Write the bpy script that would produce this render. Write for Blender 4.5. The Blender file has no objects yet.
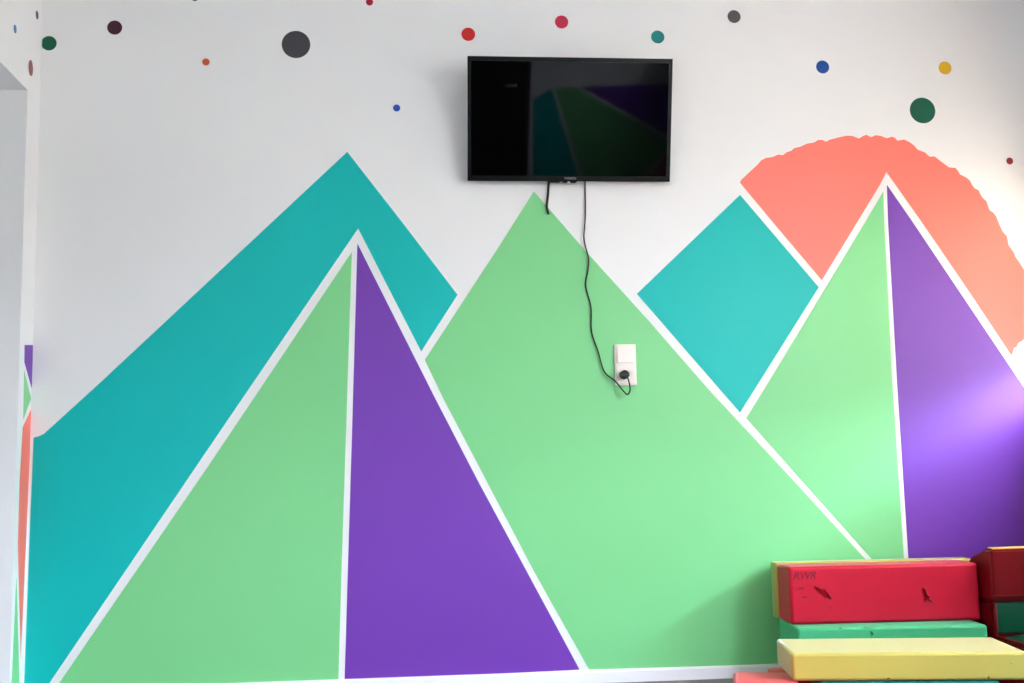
import bpy, bmesh, math, random
from mathutils import Vector, Matrix
from mathutils.geometry import tessellate_polygon
random.seed(7)
C = bpy.context.scene.collection
PI = math.pi

# ------------------------------------------------------------------ camera frame (metres; back wall is the plane y = 0, floor is z = 0)
F_PX, YAW, PITCH, ROLL = 1150.0, math.radians(5.4), math.radians(6.7), math.radians(1.12)
CAM = Vector((0.0, -4.2, 0.7404))
fw = Vector((math.cos(PITCH)*math.sin(YAW), math.cos(PITCH)*math.cos(YAW), math.sin(PITCH)))
r0 = Vector((math.cos(YAW), -math.sin(YAW), 0)); u0 = r0.cross(fw)
rt = r0*math.cos(ROLL) - u0*math.sin(ROLL); up = r0*math.sin(ROLL) + u0*math.cos(ROLL)

def ray(px, py): return fw*F_PX + rt*(px-512) + up*(341.5-py)
def on_y(px, py, y=0.0):
    d = ray(px, py); return CAM + d*((y-CAM.y)/d.y)
def on_x(px, py, x):
    d = ray(px, py); return CAM + d*((x-CAM.x)/d.x)

XL, XR, YF, ZC = -1.314, 2.5, -6.4, 2.60      # left wall, right wall, wall behind the camera, ceiling

# ------------------------------------------------------------------ materials
def lin(c):
    return tuple(((v/255)/12.92 if v/255 <= .04045 else ((v/255+.055)/1.055)**2.4) for v in c) + (1,)

def material(name, rgb, rough=.6, bump=0.0, scale=200, spec=.5, vary=0.0, coat=0.0, metal=0.0):
    m = bpy.data.materials.new(name); m.use_nodes = True
    nt = m.node_tree; b = nt.nodes['Principled BSDF']
    b.inputs['Base Color'].default_value = lin(rgb)
    b.inputs['Roughness'].default_value = rough
    b.inputs['Specular IOR Level'].default_value = spec
    b.inputs['Coat Weight'].default_value = coat
    b.inputs['Metallic'].default_value = metal
    if bump or vary:
        tc = nt.nodes.new('ShaderNodeTexCoord')
        n = nt.nodes.new('ShaderNodeTexNoise'); n.inputs['Scale'].default_value = scale; n.inputs['Detail'].default_value = 5
        nt.links.new(tc.outputs['Object'], n.inputs['Vector'])
        if bump:
            bp = nt.nodes.new('ShaderNodeBump'); bp.inputs['Strength'].default_value = bump; bp.inputs['Distance'].default_value = .002
            nt.links.new(n.outputs['Fac'], bp.inputs['Height']); nt.links.new(bp.outputs['Normal'], b.inputs['Normal'])
        if vary:
            n2 = nt.nodes.new('ShaderNodeTexNoise'); n2.inputs['Scale'].default_value = 6; n2.inputs['Detail'].default_value = 3
            nt.links.new(tc.outputs['Object'], n2.inputs['Vector'])
            hs = nt.nodes.new('ShaderNodeHueSaturation'); hs.inputs['Color'].default_value = lin(rgb)
            mr = nt.nodes.new('ShaderNodeMapRange'); mr.inputs['To Min'].default_value = 1-vary; mr.inputs['To Max'].default_value = 1+vary
            nt.links.new(n2.outputs['Fac'], mr.inputs['Value']); nt.links.new(mr.outputs['Result'], hs.inputs['Value'])
            nt.links.new(hs.outputs['Color'], b.inputs['Base Color'])
    return m

M = {}
M['wall'] = material('white_wall_paint', (236, 236, 236), .45, .05, 160, .5)
M['trim'] = material('white_trim', (244, 242, 246), .45)
M['ceiling'] = material('ceiling_paint', (228, 228, 228), .8, .1, 120)
M['teal'] = material('teal_paint', (0, 185, 180), .45, .05, 160, .3)
M['green'] = material('green_paint', (124, 208, 138), .42, .05, 160, .45)
M['purple'] = material('purple_paint', (112, 52, 170), .46, .05, 160, .5)
M['coral'] = material('coral_paint', (252, 120, 104), .42, .05, 160, .5)
M['black_plastic'] = material('black_plastic', (6, 6, 7), .3, spec=.22)
M['screen'] = material('dark_screen_glass', (2, 2, 3), .03, spec=.17)
M['steel'] = material('dark_steel', (45, 45, 48), .4, metal=.8)
M['chrome'] = material('silver_plastic', (236, 236, 238), .3, metal=.0)
M['logo'] = material('grey_lettering', (150, 152, 156), .5)
M['cable'] = material('black_cable', (22, 22, 24), .5)
M['ivory'] = material('ivory_plastic', (238, 230, 222), .35)
M['foam_red'] = material('red_foam', (204, 0, 46), .55, .15, 300, .35, .05)
M['foam_yellow'] = material('yellow_foam', (190, 177, 84), .55, .15, 300, .35, .04)
M['foam_green'] = material('green_foam', (70, 192, 132), .55, .15, 300, .35, .04)
M['foam_pink'] = material('light_red_foam', (236, 72, 84), .55, .15, 300, .35, .04)
M['foam_teal'] = material('teal_foam', (0, 128, 112), .55, .15, 300, .35, .04)
M['foam_blue'] = material('blue_foam', (0, 105, 160), .55, .15, 300, .35, .04)
M['foam_scarlet'] = material('scarlet_foam', (200, 30, 34), .55, .15, 300, .35, .04)
for k in [k for k in M if k.startswith('foam')]:
    b_ = M[k].node_tree.nodes['Principled BSDF']; b_.inputs['Sheen Weight'].default_value = {'foam_yellow': .9, 'foam_red': .35, 'foam_green': .3}.get(k, .12); b_.inputs['Sheen Roughness'].default_value = .25
M['ink'] = material('dark_red_ink', (124, 6, 36), .8)
M['vinyl_red'] = material('red_vinyl', (122, 0, 12), .45, .1, 500, .25)
M['vinyl_green'] = material('green_vinyl', (0, 84, 60), .4, .1, 500, .3)
M['vinyl_yellow'] = material('yellow_vinyl', (246, 204, 92), .38, .1, 500)
M['door'] = material('dark_door', (34, 26, 24), .5)
M['frame'] = material('white_window_frame', (232, 232, 232), .4)

def wood_floor():
    m = bpy.data.materials.new('brown_laminate'); m.use_nodes = True
    nt = m.node_tree; b = nt.nodes['Principled BSDF']; b.inputs['Roughness'].default_value = .45
    tc = nt.nodes.new('ShaderNodeTexCoord')
    br = nt.nodes.new('ShaderNodeTexBrick'); br.inputs['Scale'].default_value = 1
    br.inputs['Brick Width'].default_value = 1.2; br.inputs['Row Height'].default_value = .19; br.inputs['Mortar Size'].default_value = .002
    br.inputs['Color1'].default_value = lin((112, 100, 94)); br.inputs['Color2'].default_value = lin((96, 85, 79)); br.inputs['Mortar'].default_value = lin((70, 58, 50))
    mp = nt.nodes.new('ShaderNodeMapping'); mp.inputs['Scale'].default_value = (2, 30, 1)
    nz = nt.nodes.new('ShaderNodeTexNoise'); nz.inputs['Scale'].default_value = 3; nz.inputs['Detail'].default_value = 6
    mx = nt.nodes.new('ShaderNodeMixRGB'); mx.blend_type = 'MULTIPLY'; mx.inputs['Fac'].default_value = .35
    nt.links.new(tc.outputs['Object'], br.inputs['Vector']); nt.links.new(tc.outputs['Object'], mp.inputs['Vector'])
    nt.links.new(mp.outputs['Vector'], nz.inputs['Vector'])
    nt.links.new(br.outputs['Color'], mx.inputs['Color1']); nt.links.new(nz.outputs['Color'], mx.inputs['Color2'])
    nt.links.new(mx.outputs['Color'], b.inputs['Base Color'])
    return m
M['floor'] = wood_floor()

def pane_material():
    m = bpy.data.materials.new('window_glass'); m.use_nodes = True
    nt = m.node_tree; nt.nodes.clear()
    o = nt.nodes.new('ShaderNodeOutputMaterial'); mx = nt.nodes.new('ShaderNodeMixShader')
    tr = nt.nodes.new('ShaderNodeBsdfTransparent'); gl = nt.nodes.new('ShaderNodeBsdfGlossy'); gl.inputs['Roughness'].default_value = .02
    mx.inputs[0].default_value = .06
    nt.links.new(tr.outputs[0], mx.inputs[1]); nt.links.new(gl.outputs[0], mx.inputs[2]); nt.links.new(mx.outputs[0], o.inputs[0])
    return m
M['pane'] = pane_material()

def blind_material(name, cloth, glow):
    m = bpy.data.materials.new(name); m.use_nodes = True
    nt = m.node_tree; nt.nodes.clear()
    o = nt.nodes.new('ShaderNodeOutputMaterial'); mx = nt.nodes.new('ShaderNodeMixShader'); mx.inputs[0].default_value = .8
    d = nt.nodes.new('ShaderNodeBsdfDiffuse'); d.inputs['Color'].default_value = lin(cloth)
    t = nt.nodes.new('ShaderNodeBsdfTranslucent'); t.inputs['Color'].default_value = lin(glow)
    nt.links.new(d.outputs[0], mx.inputs[1]); nt.links.new(t.outputs[0], mx.inputs[2]); nt.links.new(mx.outputs[0], o.inputs[0])
    return m
M['blind'] = blind_material('cream_blind_cloth', (228, 222, 212), (216, 205, 192))
M['dimmer'] = blind_material('added_dimmer_cloth', (236, 234, 244), (98, 98, 106))  # cloth of the added niche blind, lets little daylight through
M['sheer'] = blind_material('sheer_blind_cloth', (238, 236, 232), (248, 246, 242))

# ------------------------------------------------------------------ mesh helpers
def obj(name, bm, mat, parent=None, smooth=False, label=None):
    bmesh.ops.recalc_face_normals(bm, faces=bm.faces)
    me = bpy.data.meshes.new(name); bm.to_mesh(me); bm.free()
    for m in (mat if isinstance(mat, list) else [mat]): me.materials.append(m)
    if smooth:
        for p in me.polygons: p.use_smooth = True
    o = bpy.data.objects.new(name, me); C.objects.link(o)
    if parent: o.parent = parent
    if label: o['label'] = label
    return o

def auto_smooth(o, angle=40):
    me = o.data
    for p in me.polygons: p.use_smooth = True
    bm = bmesh.new(); bm.from_mesh(me)
    for e in bm.edges:
        if len(e.link_faces) == 2 and e.calc_face_angle(0) > math.radians(angle): e.smooth = False
    bm.to_mesh(me); bm.free()
    return o

def struct(o, label=None):
    o['kind'] = 'structure'
    if label: o['label'] = label
    return o

def thing(name, label, cat, loc=(0, 0, 0), rotz=0, group=None):
    o = bpy.data.objects.new(name, None); C.objects.link(o)
    o.empty_display_size = .1; o.location = loc; o.rotation_euler = (0, 0, rotz)
    o['label'] = label; o['category'] = cat
    if group: o['group'] = group
    return o

def tag(o, label, cat, group=None):
    o['label'] = label; o['category'] = cat
    if group: o['group'] = group
    return o

def add_box(bm, x0, x1, y0, y1, z0, z1, bevel=0, seg=3):
    r = bmesh.ops.create_cube(bm, size=1)
    vs = r['verts']
    for v in vs:
        v.co = Vector((x0 if v.co.x < 0 else x1, y0 if v.co.y < 0 else y1, z0 if v.co.z < 0 else z1))
    if bevel:
        es = list({e for v in vs for e in v.link_edges})
        bmesh.ops.bevel(bm, geom=es, offset=bevel, segments=seg, profile=.5, affect='EDGES')
    return vs

def box(name, x0, x1, y0, y1, z0, z1, mat, parent=None, bevel=0, seg=3, label=None):
    bm = bmesh.new(); add_box(bm, x0, x1, y0, y1, z0, z1, bevel, seg)
    o = obj(name, bm, mat, parent, label=label)
    return auto_smooth(o) if bevel else o

def add_tube(bm, pts, r, n=10, cap=True):
    pts = [Vector(p) for p in pts]; rings = []
    ref = Vector((0.31, .87, .41))
    for i, p in enumerate(pts):
        t = (pts[min(i+1, len(pts)-1)] - pts[max(i-1, 0)]).normalized()
        a = t.cross(ref).normalized(); b = t.cross(a)
        rings.append([bm.verts.new(p + a*r*math.cos(2*PI*k/n) + b*r*math.sin(2*PI*k/n)) for k in range(n)])
    for i in range(len(rings)-1):
        for k in range(n):
            bm.faces.new((rings[i][k], rings[i][(k+1) % n], rings[i+1][(k+1) % n], rings[i+1][k]))
    if cap:
        bm.faces.new(rings[0]); bm.faces.new(rings[-1])

def spline(pts, sub=8):
    pts = [Vector(p) for p in pts]; out = []
    for i in range(len(pts)-1):
        p0, p1, p2, p3 = pts[max(i-1, 0)], pts[i], pts[i+1], pts[min(i+2, len(pts)-1)]
        for k in range(sub):
            t = k/sub
            out.append(.5*((2*p1) + (p2-p0)*t + (2*p0-5*p1+4*p2-p3)*t*t + (3*p1-p0-3*p2+p3)*t**3))
    out.append(pts[-1]); return out

def add_prism(bm, pts, vec):
    """closed outline pts (3-D, planar) extruded along vec"""
    a = [bm.verts.new(p) for p in pts]; vec = Vector(vec)
    b = [bm.verts.new(Vector(p) + vec) for p in pts]
    n = len(pts)
    bm.faces.new(a); bm.faces.new(b)
    for i in range(n): bm.faces.new((a[i], a[(i+1) % n], b[(i+1) % n], b[i]))

PAINT = .0008
def film(name, outline, vec, mat, parent, label=None):
    """a thin coat of paint: front face plus rim, the front split into clean triangles"""
    pts = []
    for p in outline:
        if not pts or (p-pts[-1]).length > 1e-5: pts.append(Vector(p))
    front = [p+vec for p in pts]; n = len(pts)
    faces = [tuple(t) for t in tessellate_polygon([front])]
    faces = [t if (front[t[1]]-front[t[0]]).cross(front[t[2]]-front[t[0]]).dot(vec) > 0 else t[::-1] for t in faces]
    rim = [(i, (i+1) % n, n+(i+1) % n, n+i) for i in range(n)]
    me = bpy.data.meshes.new(name); me.from_pydata(front+pts, [], faces+rim); me.materials.append(mat); me.update()
    o = bpy.data.objects.new(name, me); C.objects.link(o); o.parent = parent
    if label: o['label'] = label
    return o
def back_paint(name, px, mat, label=None):
    return film(name, [on_y(*p) for p in px], Vector((0, -PAINT, 0)), mat, wall_back, label)

def left_paint(name, px, mat, label=None):
    return film(name, [on_x(x, y, XL) for x, y in px], Vector((PAINT, 0, 0)), mat, wall_left, label)

# ------------------------------------------------------------------ room shell
T = .2
struct(box('floor', XL-1.4, XR+.3, YF-.2, .2, -.1, 0, M['floor']))
struct(box('ceiling', XL-1.4, XR+.3, YF-.2, .2, ZC, ZC+.1, M['ceiling']))
wall_back = struct(box('wall_back', XL-.7, XR+.3, 0, T, 0, ZC, M['wall']), 'white wall painted with bright geometric mountains and round dots')

# left wall with a deep opening near the corner
JY, OZ, OY2, LT = -.138, 2.127, -1.75, .75
bm = bmesh.new()
add_box(bm, XL-LT, XL, JY, 0, 0, ZC)
add_box(bm, XL-LT, XL, OY2, JY, OZ, ZC)
add_box(bm, XL-LT, XL, YF, OY2, 0, ZC)
wall_left = struct(obj('wall_left', bm, M['wall']), 'white side wall with a deep opening beside the corner')
NY0, NY1, NZ0, NZ1 = -.50, -1.35, .80, 1.75
bm = bmesh.new(); xa, xb = XL-LT-.1, XL-LT
add_box(bm, xa, xb, OY2-.1, NY1, 0, ZC); add_box(bm, xa, xb, NY0, JY+.1, 0, ZC)
add_box(bm, xa, xb, NY1, NY0, 0, NZ0); add_box(bm, xa, xb, NY1, NY0, NZ1, ZC)
struct(obj('wall_niche', bm, M['wall']))
bm = bmesh.new()
for y0_, y1_, z0_, z1_ in ((NY1, NY1+.05, NZ0, NZ1), (NY0-.05, NY0, NZ0, NZ1), (NY1, NY0, NZ0, NZ0+.05), (NY1, NY0, NZ1-.05, NZ1)): add_box(bm, xa+.02, xa+.07, y0_, y1_, z0_, z1_)
w = struct(obj('window_4', bm, M['frame']))
box('roller_blind', xb-.008, xb-.006, NY1+.002, NY0-.002, NZ0+.002, NZ1-.002, M['dimmer'], w)  # unseen blind, added only to dim the light from this window
box('window_pane', xa+.04, xa+.045, NY1+.05, NY0-.05, NZ0+.05, NZ1-.05, M['pane'], w)

# right wall with three windows
WIN = [(-.10, -1.66), (-2.25, -3.7), (-4.3, -5.7)]
WZ = [(1.0, 1.95), (1.12, 2.42), (1.12, 2.42)]
bm = bmesh.new()
edges = [0.0] + [v for w in WIN for v in w] + [YF]
for i in range(0, len(edges), 2): add_box(bm, XR, XR+.28, edges[i+1], edges[i], 0, ZC)
for (a, b), (WZ0, WZ1) in zip(WIN, WZ):
    add_box(bm, XR, XR+.28, b, a, 0, WZ0); add_box(bm, XR, XR+.28, b, a, WZ1, ZC)
struct(obj('wall_right', bm, M['wall']))
for k, (a, b) in enumerate(WIN):
    WZ0, WZ1 = WZ[k]
    bm = bmesh.new(); xa, xb = XR+.10, XR+.16; fwid = .06
    add_box(bm, xa, xb, b, a, WZ0, WZ0+fwid); add_box(bm, xa, xb, b, a, WZ1-fwid, WZ1)
    add_box(bm, xa, xb, a-fwid, a, WZ0, WZ1); add_box(bm, xa, xb, b, b+fwid, WZ0, WZ1)
    mid = (a+b)/2; add_box(bm, xa, xb, mid-.03, mid+.03, WZ0, WZ1)
    w = struct(obj('window_%d' % (k+1), bm, M['frame']))
    box('window_pane', xa+.025, xa+.031, b+fwid, a-fwid, WZ0+fwid, WZ1-fwid, M['pane'], w)
    box('window_sill', XR-.05, XR+.10, b-.03, a+.03, WZ0-.03, WZ0, M['trim'], w, .006)
BLIND_Z = 1.17
for k, (a, b) in enumerate(WIN):
    WZ0, WZ1 = WZ[k]
    if k: continue
    bl = box('roller_blind', XR-.012, XR-.010, b-.04, a+.06, BLIND_Z, WZ1+.03, M['sheer'] if k else M['blind'], bpy.data.objects['window_%d' % (k+1)])

# wall behind the camera, with its own mural and a dark door
wall_front = struct(box('wall_front', XL-.7, XR+.3, YF-T, YF, 0, ZC, M['wall']))

# skirting along the back wall and down the left wall's stub
def skirting(name, pts, h=.044, d=.014):
    bm = bmesh.new()
    (x0, y0), (x1, y1) = pts
    if x0 != x1:
        prof = [(x0, 0, 0), (x0, -d, 0), (x0, -d, h-.006), (x0, -d+.006, h), (x0, 0, h)]
        add_prism(bm, prof, (x1-x0, 0, 0))
    else:
        prof = [(x0, y0, 0), (x0+d, y0, 0), (x0+d, y0, h-.006), (x0+d-.006, y0, h), (x0, y0, h)]
        add_prism(bm, prof, (0, y1-y0, 0))
    return struct(obj(name, bm, M['trim']))
skirting('baseboard_back', ((XL+.001, 0), (XR-.001, 0)))

# ------------------------------------------------------------------ the mural on the back wall (paint on the wall, so children of it)
back_paint('painted_mountain', [(347.3, 151.8), (402, 222), (457.6, 294.8), (421.2, 351.5), (390, 291), (358.2, 228.5), (205, 453.5), (49.5, 683), (39.5, 697.5), (23.0, 698), (24.2, 683), (30.2, 520), (33.6, 437.6), (39, 436.2), (44.2, 433.6), (103, 380)], M['teal'], 'large teal mountain with a bent white band in front')
back_paint('painted_mountain', [(351.9, 251.8), (346.5, 420), (341.6, 570), (338.4, 681.2), (337.8, 682.4), (51.5, 695.6), (58.8, 683.6), (210, 463.5)], M['green'], 'light green left half of the leftmost tent-shaped peak')
back_paint('painted_mountain', [(357.4, 243.6), (392, 312.5), (436, 400), (479, 483), (526, 570), (579.6, 669.6), (344.6, 681), (347.9, 570), (352.7, 410)], M['purple'], 'purple right half of the leftmost tent-shaped peak')
back_paint('painted_mountain', [(533.8, 191.4), (588.7, 254.5), (648, 320), (710, 391), (786, 472.5), (864.4, 558), (957, 657.5), (775, 664), (589, 669.4), (533.3, 570), (444, 400), (424.7, 359.9), (496.7, 250)], M['green'], 'wide green mountain in the middle, below the television')
back_paint('painted_diamond', [(740, 194.8), (818.8, 287.3), (740, 412.6), (636.8, 293.8)], M['teal'], 'turquoise four-sided patch right of the socket')
back_paint('painted_mountain', [(883.3, 191.3), (884.2, 220), (892.3, 380), (903.9, 558), (910, 656), (961, 657), (870.8, 558), (746.2, 418.2), (769.8, 380), (866.5, 220)], M['green'], 'pale green left half of the rightmost peak')
back_paint('painted_mountain', [(886.9, 184.9), (911.2, 220), (1010, 367), (1024, 387.5), (1046, 420), (1058, 651), (914.5, 656), (908.4, 558), (896.9, 380), (888, 220)], M['purple'], 'purple right half of the rightmost peak')
edge = [(739.8, 182.6), (741.5, 179.5), (745, 176.3), (750, 171.5), (757, 165.2), (761, 160.5), (766, 157.9), (773, 157), (778, 154.6), (783, 155.2), (787, 152), (791, 151), (794, 148.2), (800, 146.8), (807, 143.6), (814, 142.6), (818, 140), (822, 139.8), (826, 141.8), (830, 139.6), (838, 137.6), (846, 135.8), (852, 135.8), (859, 138.6), (863, 136), (866.4, 134.8), (871, 137.2), (876, 135.2), (881, 136), (886.4, 138.3), (892, 136.7), (895, 138), (897.6, 140.9), (904, 139.5), (909.7, 142.3), (914, 145.5), (917.7, 149.8), (921, 151), (925, 152.6), (929.7, 156.8), (934.5, 156.4), (941, 161.5), (948.9, 167.4), (955.3, 168), (958, 171), (960, 174.5), (966, 177.5), (969.7, 180.5), (972, 185), (974.5, 188.2), (978.5, 190.4), (981.7, 197), (986.5, 201.5), (988, 206), (989.7, 210.3), (993, 212.5), (996, 216.2), (999, 224), (1002.9, 232), (1006.8, 236.2), (1008.4, 245), (1013.4, 251.8), (1015.5, 257), (1019.5, 262.8), (1024, 269.8), (1027, 278), (1029.5, 288), (1030, 300), (1029.5, 312), (1027, 325), (1024, 339), (1022, 341), (1018, 343), (1016.5, 347), (1014, 347.8), (1012.5, 353), (1011.2, 355.2)]
back_paint('painted_sun', edge + [(968, 290), (920, 219.5), (886.4, 172), (880, 184.8), (850, 234), (821.8, 280.2), (781, 232)], M['coral'], 'coral sun with a ragged rim behind the rightmost peak')

def dot(px, py, d, rgb, label, parent=None, clip=None):
    c = on_y(px, py); r = d/2*abs((on_y(px+1, py)-c).x)
    m = M.get(rgb) or material('dot_paint', rgb, .45, .05, 160, .4); M[rgb] = m
    bm = bmesh.new()
    pts = [c + Vector((r*math.cos(2*PI*k/40), 0, r*math.sin(2*PI*k/40))) for k in range(40)]
    for p in pts: p.x = max(p.x, XL+.0015)
    bm.free()
    return film('painted_dot', pts, Vector((0, -PAINT, 0)), m, wall_back, label)
dot(49, 43.3, 15.4, (0, 96, 64), 'dark green dot touching the left corner')
dot(114.7, 27.6, 15, (64, 20, 44), 'maroon dot near the top left')
dot(206, 62, 7.4, (212, 92, 46), 'small orange dot')
dot(296, 44.5, 28.6, (62, 60, 66), 'largest dot, charcoal grey')
dot(194.8, -1.6, 6, (90, 90, 96), 'grey dot cut off at the top')
dot(369.5, 2.1, 7.2, (176, 10, 44), 'small crimson dot at the top edge')
dot(396.6, 108, 7.2, (20, 74, 172), 'small blue dot left of the television')
dot(468.3, 34.3, 13.8, (206, 38, 30), 'bright red dot above the left end of the television')
dot(561.6, 22, 13.4, (206, 40, 74), 'crimson dot above the middle of the television')
dot(657.7, 37, 13.2, (8, 132, 128), 'teal dot above the right end of the television')
dot(734, 16.6, 13, (88, 88, 90), 'mid grey dot right of the television')
dot(822.6, 67, 13, (8, 78, 158), 'blue dot above the sun')
dot(945, 68, 12.8, (220, 172, 22), 'yellow dot')
dot(922.5, 110.5, 25.4, (0, 88, 64), 'large dark green dot above the sun')
dot(1009.7, 161, 6.6, (140, 40, 48), 'small dark red dot at the right edge')

# ------------------------------------------------------------------ the mural on the left wall's strip
left_paint('painted_triangle', [(24.6, 345), (34.0, 345), (32.4, 391), (24.3, 362)], M['purple'], 'purple sliver at the top of the strip')
left_paint('painted_triangle', [(24.0, 370), (31.0, 398.4), (23.2, 419.5)], M['green'], 'green triangle on the strip')
left_paint('painted_triangle', [(22.8, 427), (31.7, 408), (28.6, 480), (20.6, 658), (17.8, 544), (19.6, 480)], M['coral'], 'long coral spike')
left_paint('painted_triangle', [(16.3, 578), (19.3, 683), (19.0, 697), (10.9, 697), (11.5, 683)], M['green'], 'green spike at the foot of the strip')
def left_dot(px, py, w, h, rgb, label):
    c = on_x(px, py, XL); rz = h/2*abs((on_x(px, py+1, XL)-c).z); ry = w/2*abs((on_x(px+1, py, XL)-c).y)
    bm = bmesh.new()
    add_prism(bm, [c + Vector((0, ry*math.cos(2*PI*k/32), rz*math.sin(2*PI*k/32))) for k in range(32)], (PAINT, 0, 0))
    return obj('painted_dot', bm, material('dot_paint', rgb, .6), wall_left, label=label)
left_dot(37, 15, 2.6, 8.4, (70, 66, 96), 'indigo dot')
left_dot(15, 29, 2.8, 8.6, (60, 110, 170), 'blue dot')
left_dot(30.7, 68, 4.2, 16, (150, 84, 84), 'dusty red dot')

# ------------------------------------------------------------------ television on a tilting bracket
TW, TH, TD, TILT = .762, .452, .05, .2595
tv = thing('television', 'black flat-screen television tilted forward on the wall above the green mountain', 'television', (.621, -.1, 2.05))
tv.rotation_euler = (TILT, 0, 0)
B = .016
bm = bmesh.new()     # thin bezel around the screen, front at local y = 0
for a in ((-TW/2, TW/2, TH/2-B, TH/2), (-TW/2, TW/2, -TH/2, -TH/2+B+.004), (-TW/2, -TW/2+B*.8, -TH/2, TH/2), (TW/2-B*.8, TW/2, -TH/2, TH/2)):
    add_box(bm, a[0], a[1], -.0, .022, a[2], a[3])
obj('bezel', bm, M['black_plastic'], tv)
box('screen', -TW/2+B*.8, TW/2-B*.8, .003, .012, -TH/2+B+.004, TH/2-B, M['screen'], tv, label='glossy black screen')
bm = bmesh.new()     # rear shell: thin rim, deeper hump in the lower middle
add_box(bm, -TW/2+.004, TW/2-.004, .012, .032, -TH/2+.004, TH/2-.004, .006)
add_box(bm, -.24, .24, .028, .058, -TH/2+.05, .08, .01)
auto_smooth(obj('back_cover', bm, M['black_plastic'], tv))
bm = bmesh.new()
add_prism(bm, [(-.03, .004, -TH/2), (.03, .004, -TH/2), (.022, .004, -TH/2-.006), (-.022, .004, -TH/2-.006)], (0, .014, 0))
add_prism(bm, [(-.085, .008, -TH/2), (-.028, .008, -TH/2), (-.040, .008, -TH/2-.005), (-.075, .008, -TH/2-.005)], (0, .014, 0))
obj('sensor_housing', bm, M['black_plastic'], tv)
bm = bmesh.new(); bmesh.ops.create_uvsphere(bm, u_segments=14, v_segments=8, radius=.006)
for v in bm.verts: v.co = Vector((v.co.x-.003, v.co.y*.5+.003, v.co.z*.7-TH/2-.004))
obj('indicator_lens', bm, M['chrome'], tv, True, label='bright silver lens')
def lettering(name, body, size, mat, parent, loc, rot=(PI/2, 0, 0), shear=0, sx=1.0, depth=.0006):
    cu = bpy.data.curves.new(name, 'FONT'); cu.body = body; cu.size = size; cu.shear = shear; cu.extrude = depth
    cu.align_x = 'CENTER'; cu.align_y = 'CENTER'; cu.offset = size*.012
    t = bpy.data.objects.new(name + '_curve', cu); C.objects.link(t)
    bpy.context.view_layer.update()
    me = bpy.data.meshes.new_from_object(t.evaluated_get(bpy.context.evaluated_depsgraph_get()))
    bpy.data.objects.remove(t)
    me.name = name; me.materials.clear(); me.materials.append(mat)
    o = bpy.data.objects.new(name, me); C.objects.link(o); o.parent = parent
    o.location = loc; o.rotation_euler = rot; o.scale = (sx, 1, 1)
    return o
lettering('logo_lettering', 'THOMSON', .0115, M['logo'], tv, (.002, -.0006, -TH/2+.0105), sx=.78)
bm = bmesh.new()     # wall bracket, in the television's tilted frame: two arms, then a wall plate reached by a tapering wedge
for s in (-.1, .1):
    add_box(bm, s-.015, s+.015, .03, .06, -.14, .16, .003)
def unt(x, y, z):     # world offset -> tilted local
    return Vector((x, y*math.cos(TILT)+z*math.sin(TILT), -y*math.sin(TILT)+z*math.cos(TILT)))
for s in (-.1, .1):
    add_prism(bm, [Vector((s-.006, .056, .13)), Vector((s-.006, .056, -.12)), unt(s-.006, .098, -.09), unt(s-.006, .098, .10)], (.012, 0, 0))
add_prism(bm, [unt(-.16, .092, -.09), unt(.16, .092, -.09), unt(.16, .092, .10), unt(-.16, .092, .10)], unt(0, .007, 0))
obj('wall_bracket', bm, M['steel'], tv)

# ------------------------------------------------------------------ cables, double wall plate
pts = [on_y(585, 174, -.0048), on_y(585, 181, -.0048), on_y(585.3, 215, -.010), on_y(584, 238.5, -.012), on_y(588.4, 257.8, -.009), on_y(588, 270, -.006), on_y(585.6, 286, -.006), on_y(591, 307, -.006), on_y(591.6, 331.6, -.006), on_y(598, 351, -.007), on_y(604.3, 371.5, -.012), on_y(614.9, 380.8, -.022), on_y(623.7, 391.3, -.032), on_y(627.5, 394.4, -.036), on_y(630, 390.5, -.038), on_y(629.5, 384, -.040), on_y(627.4, 376.5, -.041)]
pc = thing('power_cord', 'thin black power cord hanging from the television down to the wall socket', 'cable', on_y(585, 174, -.0048))
inv = Vector(pc.location)
bm = bmesh.new(); add_tube(bm, [p-inv for p in spline(pts, 8)], .0028, 8)
obj('cord', bm, M['cable'], pc, True)
bm = bmesh.new()      # round right-angle plug: body disc, grip nose, two pins
pcx = on_y(624.6, 374.6, -.030) - inv
ax = Vector((0, 1, 0))
def lathe_y(bm, c, prof, n=20):
    rings = [[bm.verts.new(c + Vector((r*math.cos(2*PI*k/n), y, r*math.sin(2*PI*k/n)))) for k in range(n)] for y, r in prof]
    for i in range(len(rings)-1):
        for k in range(n): bm.faces.new((rings[i][k], rings[i][(k+1) % n], rings[i+1][(k+1) % n], rings[i+1][k]))
    bm.faces.new(rings[0]); bm.faces.new(rings[-1])
lathe_y(bm, pcx, [(.0195, .0165), (-.006, .0165), (-.010, .0135), (-.013, .006)])
add_box(bm, pcx.x-.020, pcx.x+.016, pcx.y-.016, pcx.y+.004, pcx.z-.009, pcx.z+.008, .004)
for s in (-.0095, .0095): add_tube(bm, [pcx+Vector((s, .014, 0)), pcx+Vector((s, .0196, 0))], .0024, 8)
auto_smooth(obj('plug', bm, M['cable'], pc))
sc_pts = [on_y(549.2, 175, -.0056), on_y(548.8, 181, -.0056), on_y(548, 195, -.010), on_y(547.0, 203, -.010), on_y(547.0, 208, -.008), on_y(548.2, 213, -.004), on_y(548.4, 213.6, .004)]
bm = bmesh.new(); add_tube(bm, spline(sc_pts, 6), .0046, 8)
tag(obj('antenna_cable', bm, M['cable'], None, True), 'short thick black cable from the television into the wall beside the green tip', 'cable')

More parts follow.
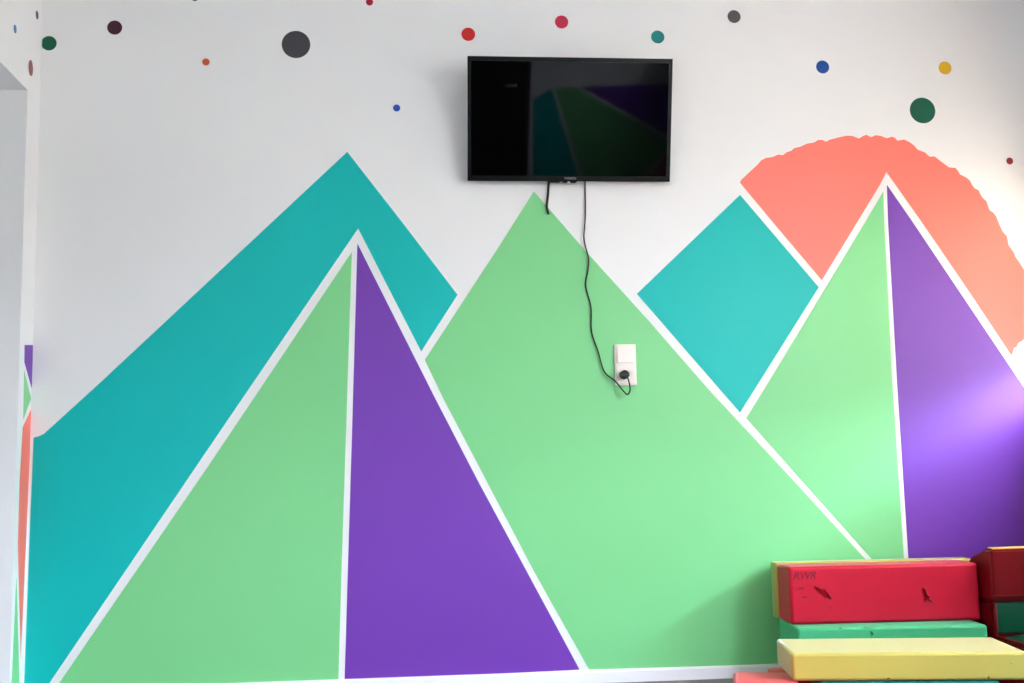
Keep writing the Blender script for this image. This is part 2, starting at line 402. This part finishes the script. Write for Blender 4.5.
a = on_y(613.8, 344.4); b = on_y(636.2, 385.8)
cx, cz = (a.x+b.x)/2, (a.z+b.z)/2; PW, PH = .082, .154
sp = thing('switch_and_socket_plate', 'ivory double wall plate with a light switch above a power socket', 'wall switch', (cx, 0, cz))
bm = bmesh.new(); add_box(bm, -PW/2, PW/2, -.010, -.0001, -PH/2, PH/2, .004)
auto_smooth(obj('plate_frame', bm, M['ivory'], sp))
bm = bmesh.new()       # rocker stands proud, pressed in at the top
x0, x1, z0, z1 = -.031, .031, .007, .069
add_prism(bm, [(x0, -.009, z0), (x0, -.021, z0), (x0, -.013, z1), (x0, -.009, z1)], (x1-x0, 0, 0))
bmesh.ops.bevel(bm, geom=list(bm.edges), offset=.0015, segments=2, affect='EDGES')
auto_smooth(obj('rocker_switch', bm, M['ivory'], sp))
bm = bmesh.new()       # recessed socket cup: square insert with a round well
n = 32; sq = []
zc = -.037
for k in range(n):
    an = 2*PI*k/n; c_, s_ = math.cos(an), math.sin(an); m_ = max(abs(c_), abs(s_))
    sq.append((Vector((.031*c_/m_, -.0125, zc+.031*s_/m_)), Vector((.0195*c_, -.0125, zc+.0195*s_)), Vector((.0190*c_, -.0102, zc+.0190*s_)), Vector((.031*c_/m_, -.0098, zc+.031*s_/m_))))
R4 = [[bm.verts.new(q[i]) for q in sq] for i in range(4)]
for k in range(n):
    j = (k+1) % n
    bm.faces.new((R4[0][k], R4[0][j], R4[1][j], R4[1][k])); bm.faces.new((R4[1][k], R4[1][j], R4[2][j], R4[2][k])); bm.faces.new((R4[3][k], R4[3][j], R4[0][j], R4[0][k]))
bm.faces.new(R4[2])
obj('socket_insert', bm, M['ivory'], sp)
for s in (-1, 1): box('earth_clip', -.0035, .0035, -.0128, -.0102, zc+s*.0178-.0012, zc+s*.0178+.0012, M['chrome'], sp)

# ------------------------------------------------------------------ soft play blocks
def foam_block(name, label, corner, yaw, L, Dp, H, mat, bevel=.010, group='foam play blocks stacked in the corner', cuts=None, dents=0):
    """corner = bottom front left; local x runs along the front, local y to the back"""
    bm = bmesh.new(); add_box(bm, 0, L, 0, Dp, 0, H, bevel, 3)
    o = obj(name, bm, mat); auto_smooth(o, 50)
    o.location = corner; o.rotation_euler = (0, 0, yaw)
    tag(o, label, 'foam block', group)
    if cuts:
        cb = bmesh.new()
        for c in cuts: add_prism(cb, c[0], c[1])
        bmesh.ops.recalc_face_normals(cb, faces=cb.faces)
        me = bpy.data.meshes.new('cut'); cb.to_mesh(me); cb.free()
        co = bpy.data.objects.new('cut', me); C.objects.link(co); co.location = o.location; co.rotation_euler = o.rotation_euler
        md = o.modifiers.new('cut', 'BOOLEAN'); md.operation = 'DIFFERENCE'; md.solver = 'EXACT'; md.object = co
        bpy.context.view_layer.update()
        new = bpy.data.meshes.new_from_object(o.evaluated_get(bpy.context.evaluated_depsgraph_get()))
        o.modifiers.clear(); o.data = new; bpy.data.objects.remove(co)
        bm = bmesh.new(); bm.from_mesh(new)
        bmesh.ops.dissolve_degenerate(bm, dist=1e-5, edges=bm.edges)
        bmesh.ops.triangulate(bm, faces=[f for f in bm.faces if len(f.verts) > 4])
        for f in bm.faces: f.smooth = False
        for e in bm.edges: e.smooth = True
        for f in bm.faces:      # only the narrow rounded edges are shaded smooth
            n_ = f.normal; f.smooth = max(abs(n_.x), abs(n_.y), abs(n_.z)) < .999 and all(-.0001 < v.co.y < Dp for v in f.verts)
        for e in bm.edges:
            if len(e.link_faces) == 2 and e.calc_face_angle(0) > math.radians(40): e.smooth = False
        bm.to_mesh(new); bm.free()
        if not new.materials: new.materials.append(mat)
    return o

def gash(pts, depth=.012):
    """a tear in the front face: outline in (x, z) cut in from the front"""
    return ([Vector((x, -.004, z)) for x, z in pts], Vector((0, depth+.004, 0)))

RL, RD, RH = .667, .160, .196
RC, RYAW = Vector((1.320, -.259, .2145)), -math.atan2(.032, .678)
def rf(px, py):        # pixel on the red block's front -> local (x, z)
    n = Vector((-math.sin(RYAW), math.cos(RYAW), 0))
    d = ray(px, py); t = (RC-CAM).dot(n)/d.dot(n); p = CAM + d*t - RC
    return (p.x*math.cos(RYAW) + p.y*math.sin(RYAW), p.z)
tears = [
    gash([rf(812.9, 586.3), rf(815.4, 586.4), rf(823, 589.8), rf(824.6, 588.6), rf(825.5, 590.8), rf(827.5, 592), rf(832, 599.6), rf(826, 598.4), rf(822.5, 596.2), rf(817, 591.5)], .022),
    gash([rf(829.5, 605), rf(832, 606.2), rf(831.5, 608), rf(829.5, 606.5)], .010),
    gash([rf(797.8, 588), rf(803.6, 587.4), rf(803.8, 588.8), rf(798.2, 590)], .008),
    gash([rf(800.5, 597.6), rf(806, 596), rf(806, 597.8), rf(800.5, 599)], .008),
    gash([rf(791.4, 584), rf(792.6, 584), rf(792.6, 585.4), rf(791.4, 585.4)], .008),
    gash([rf(922.0, 587.6), rf(925.2, 589.5), rf(927.6, 595), rf(930.5, 597), rf(929.5, 599), rf(935, 603.2), rf(929, 602), rf(926, 600.4), rf(924.2, 602.6), rf(922.4, 596.5)], .022),
]
red = foam_block('foam_block', 'long red foam block with tears in its front, on top of the green block', RC, RYAW, RL, RD, RH, M['foam_red'], .011, cuts=tears)
lx, lz = rf(804.3, 576)
lettering('stamped_lettering', 'RWR', .036, M['ink'], red, (lx, -.0004, lz), shear=.25, sx=1.0, depth=.0004)
foam_block('foam_block', 'yellow foam block standing upright behind the red block, against the wall', Vector((1.326, -.092, .2145)), RYAW, .722, .068, .199, M['foam_yellow'], .008)
GYAW = -math.radians(6)
GL, GH = .640, .214
def fr(cr, yaw, px, py):
    n = Vector((-math.sin(yaw), math.cos(yaw), 0)); d = ray(px, py); t = (cr-CAM).dot(n)/d.dot(n); p = CAM + d*t - cr
    return (p.x*math.cos(yaw)+p.y*math.sin(yaw), p.z)
GC = Vector((1.311, -.34, 0))
gp = lambda x, y: fr(GC, GYAW, x, y)
foam_block('foam_block', 'green foam block standing on the floor under the red block', GC, GYAW, GL, .285, GH, M['foam_green'], .010,
           cuts=[gash([gp(869, 632), gp(871.5, 631.5), gp(873.5, 634), gp(872.5, 635.6), gp(870.5, 634.6)], .014), gash([gp(838, 628.2), gp(842, 627.4), gp(841, 630)], .014), gash([gp(861, 627), gp(868, 626), gp(867, 628.6)], .014), gash([gp(948, 624), gp(954, 623), gp(951.5, 626)], .014)])
YC, YYAW = Vector((.994, -1.222, .2005)), -math.radians(10)
yp = lambda x, y: fr(YC, YYAW, x, y)
foam_block('foam_block', 'flat pale yellow foam block lying in front of the green block', YC, YYAW, .594, .275, .070, M['foam_yellow'], .008,
           cuts=[gash([yp(886.5, 678), yp(889, 677), yp(890, 679), yp(887.5, 679.8)], .012), gash([yp(987, 677), yp(989.5, 676.5), yp(989.5, 679), yp(987.5, 679)], .012), gash([yp(1008, 662), yp(1012, 663), yp(1012, 664), yp(1008.5, 663)], .006)])
foam_block('foam_block', 'light red foam block on the floor poking out left under the flat yellow block', Vector((.888-.259*.62, -1.04-.966*.62, 0)), -math.radians(15), .165, .62, .2, M['foam_pink'], .012)
foam_block('foam_block', 'scarlet foam block on the floor behind the light red one, mostly hidden', Vector((1.0, -1.050, 0)), YYAW, .49, .15, .186, M['foam_scarlet'], .012)
foam_block('foam_block', 'dark teal foam block in the shade right under the flat yellow block', Vector((1.062, -1.228, 0)), YYAW, .455, .14, .2, M['foam_teal'], .010)
foam_block('foam_block', 'blue foam block just showing below the right end of the flat yellow block', Vector((1.474, -1.645, 0)), YYAW, .40, .30, .2, M['foam_blue'], .010)

# soft chair at the right: red padded back with a sloping rear, green inner panel and seat
chair = thing('soft_play_chair', 'dark red padded vinyl chair with a green seat, right of the red block', 'chair', (1.997, -.36, 0))
CW = .44
def profile_block(name, prof, x0, x1, mat, bevel=.012, label=None):
    bm = bmesh.new(); add_prism(bm, [Vector((x0, y, z)) for y, z in prof], (x1-x0, 0, 0))
    bmesh.ops.bevel(bm, geom=list(bm.edges), offset=bevel, segments=3, affect='EDGES')
    return auto_smooth(obj(name, bm, mat, chair, label=label), 50)
profile_block('backrest', [(0, .283), (0, .462), (.045, .462), (.13, .425), (.215, .375), (.215, .283)], 0, CW, M['vinyl_red'], .010)
box('top_panel', .012, CW-.012, .008, .040, .4585, .4655, M['vinyl_yellow'], chair, .003, label='narrow yellow strip along the top')
bm = bmesh.new(); add_tube(bm, [(0.004, -.002, .302), (CW/2, -.004, .301), (CW-.004, -.002, .302)], .004, 8)
obj('piping', bm, M['vinyl_red'], chair, True)
profile_block('base', [(-.42, 0), (-.42, .150), (.02, .150), (.02, .281), (.215, .281), (.215, 0)], .004, CW-.004, M['vinyl_red'], .010)
bm = bmesh.new(); add_box(bm, .008, CW-.016, .006, .024, .176, .279, .006)
inner = auto_smooth(obj('inner_back', bm, M['vinyl_green'], chair, label='green vinyl back panel'))
bm = bmesh.new()       # seat cushion with a soft, creased top
nx, ny = 24, 24
vs = []
for j in range(ny+1):
    row = []
    for i in range(nx+1):
        u, v = i/nx, j/ny
        e = min(u, 1-u, v, 1-v)*2
        z = .150 + .026*min(1, (e*6))**.5 + .003*math.sin(9*u+5*v) * min(1, e*5) + .002*math.sin(23*u-11*v)*min(1, e*5)
        row.append(bm.verts.new((.014+u*(CW-.028), -.412+v*.420, z)))
    vs.append(row)
for j in range(ny):
    for i in range(nx): bm.faces.new((vs[j][i], vs[j][i+1], vs[j+1][i+1], vs[j+1][i]))
rim = [vs[0][i] for i in range(nx)] + [vs[j][nx] for j in range(ny)] + [vs[ny][i] for i in range(nx, 0, -1)] + [vs[j][0] for j in range(ny, 0, -1)]
low = [bm.verts.new((v.co.x, v.co.y, .1485)) for v in rim]
for k in range(len(rim)): bm.faces.new((rim[k], rim[(k+1) % len(rim)], low[(k+1) % len(rim)], low[k]))
bm.faces.new(low)
obj('seat', bm, M['vinyl_green'], chair, True, label='green vinyl seat cushion')
bm = bmesh.new(); add_tube(bm, [(.007, -.415, .160), (.007, -.2, .163), (.007, .0, .165), (.007, .004, .175), (.007, .004, .2), (.007, .004, .276)], .006, 8)
obj('piping', bm, M['vinyl_red'], chair, True, label='red piping along the seat edge')

# ------------------------------------------------------------------ wall behind the camera: mural seen faintly in the screen
nrm = Vector((0, -math.cos(TILT), -math.sin(TILT)))
p0 = Vector((.621, -.1, 2.05))
def mirrored(px, py):
    d = ray(px, py).normalized(); t = (p0-CAM).dot(nrm)/d.dot(nrm); p = CAM + d*t
    r_ = d - nrm*2*d.dot(nrm); t2 = (YF - p.y)/r_.y
    return p + r_*t2
def front_paint(name, px, mat):
    pts = []
    for q in px:
        p = mirrored(*q); p.z = max(p.z, .002); p.x = min(p.x, XR-.01); pts.append(p)
    bm = bmesh.new(); add_prism(bm, pts, (0, PAINT, 0)); bmesh.ops.recalc_face_normals(bm, faces=bm.faces)
    return obj(name, bm, mat, wall_front)

front_paint('painted_mountain', [(533, 100), (551.5, 88), (579.5, 181), (579.5, 190), (533, 190)], M['teal'])
front_paint('painted_mountain', [(555, 87), (576.5, 87), (672, 141), (672, 148), (640, 181), (634, 190), (583.5, 190), (583.5, 181)], M['green'])
front_paint('painted_mountain', [(581, 86.5), (672, 84), (672, 136)], M['purple'])
front_paint('painted_mountain', [(672, 153), (672, 190), (638, 190), (646, 181)], M['coral'])
da, db = mirrored(466, 120).x, mirrored(529, 120).x
d1 = box('door_1', da-.25, db-.05, YF, YF+.03, .004, 2.08, M['door']); struct(d1)
bm = bmesh.new()
for x0_, x1_ in ((da-.32, da-.25), (db-.05, db)): add_box(bm, x0_, x1_, YF, YF+.045, 0, 2.15)
add_box(bm, da-.32, db, YF, YF+.045, 2.08, 2.15)
obj('door_frame', bm, M['door'], d1)
bm = bmesh.new(); add_tube(bm, [(db-.13, YF+.03, 1.03), (db-.13, YF+.075, 1.03), (db-.24, YF+.075, 1.03)], .009, 10)
obj('door_handle', bm, M['chrome'], d1, True)

# ------------------------------------------------------------------ daylight
W = bpy.data.worlds.new('daylight'); bpy.context.scene.world = W; W.use_nodes = True
nt = W.node_tree; bg = nt.nodes['Background']
tc = nt.nodes.new('ShaderNodeTexCoord'); sx = nt.nodes.new('ShaderNodeSeparateXYZ'); rp = nt.nodes.new('ShaderNodeValToRGB')
mr = nt.nodes.new('ShaderNodeMapRange'); mr.inputs['From Min'].default_value = -1; mr.inputs['From Max'].default_value = 1
nt.links.new(tc.outputs['Generated'], sx.inputs[0]); nt.links.new(sx.outputs['Z'], mr.inputs['Value']); nt.links.new(mr.outputs['Result'], rp.inputs['Fac'])
cr = rp.color_ramp
cr.elements[0].position = .0; cr.elements[0].color = (.18, .17, .16, 1)
cr.elements[1].position = 1.0; cr.elements[1].color = (.68, .79, .94, 1)
e = cr.elements.new(.5+.5*math.sin(math.radians(6))); e.color = (.22, .22, .22, 1)
e = cr.elements.new(.5+.5*math.sin(math.radians(14))); e.color = (.74, .81, .93, 1)
nt.links.new(rp.outputs['Color'], bg.inputs['Color'])
bg.inputs['Strength'].default_value = 21.0
for k, (a, b) in enumerate(WIN):
    WZ0, WZ1 = WZ[k]
    L = bpy.data.lights.new('window_portal', 'AREA'); L.shape = 'RECTANGLE'; L.size = WZ1-WZ0; L.size_y = a-b
    L.cycles.is_portal = True
    lo = bpy.data.objects.new('window_portal', L); C.objects.link(lo)
    lo.location = (XR+.2, (a+b)/2, (WZ0+WZ1)/2); lo.rotation_euler = (0, PI/2, 0)

L = bpy.data.lights.new('window_portal', 'AREA'); L.shape = 'RECTANGLE'; L.size = NZ1-NZ0; L.size_y = NY0-NY1
L.cycles.is_portal = True
lo = bpy.data.objects.new('window_portal', L); C.objects.link(lo)
lo.location = (XL-LT-.06, (NY0+NY1)/2, (NZ0+NZ1)/2); lo.rotation_euler = (0, -PI/2, 0)
SUN = bpy.data.lights.new('hazy_sun', 'SUN'); SUN.energy = 1.2; SUN.angle = math.radians(12); SUN.color = (.40, .62, 1.0)
so = bpy.data.objects.new('hazy_sun', SUN); C.objects.link(so); so.location = (6, -2.5, 4)
so.rotation_euler = Vector((-1, .52, -.56)).to_track_quat('-Z', 'Y').to_euler()

# ------------------------------------------------------------------ camera and view
cd = bpy.data.cameras.new('camera'); cam = bpy.data.objects.new('camera', cd); C.objects.link(cam)
cd.sensor_width = 36; cd.lens = 36*F_PX/1024; cd.clip_start = .05
m = Matrix((rt, up, -fw)).transposed().to_4x4(); m.translation = CAM; cam.matrix_world = m
S = bpy.context.scene; S.camera = cam
S.view_settings.view_transform = 'Standard'; S.view_settings.look = 'None'
S.view_settings.exposure = 1.52; S.view_settings.gamma = 1; S.view_settings.use_curve_mapping = False
S.cycles.max_bounces = 10; S.cycles.diffuse_bounces = 6; S.cycles.transparent_max_bounces = 12
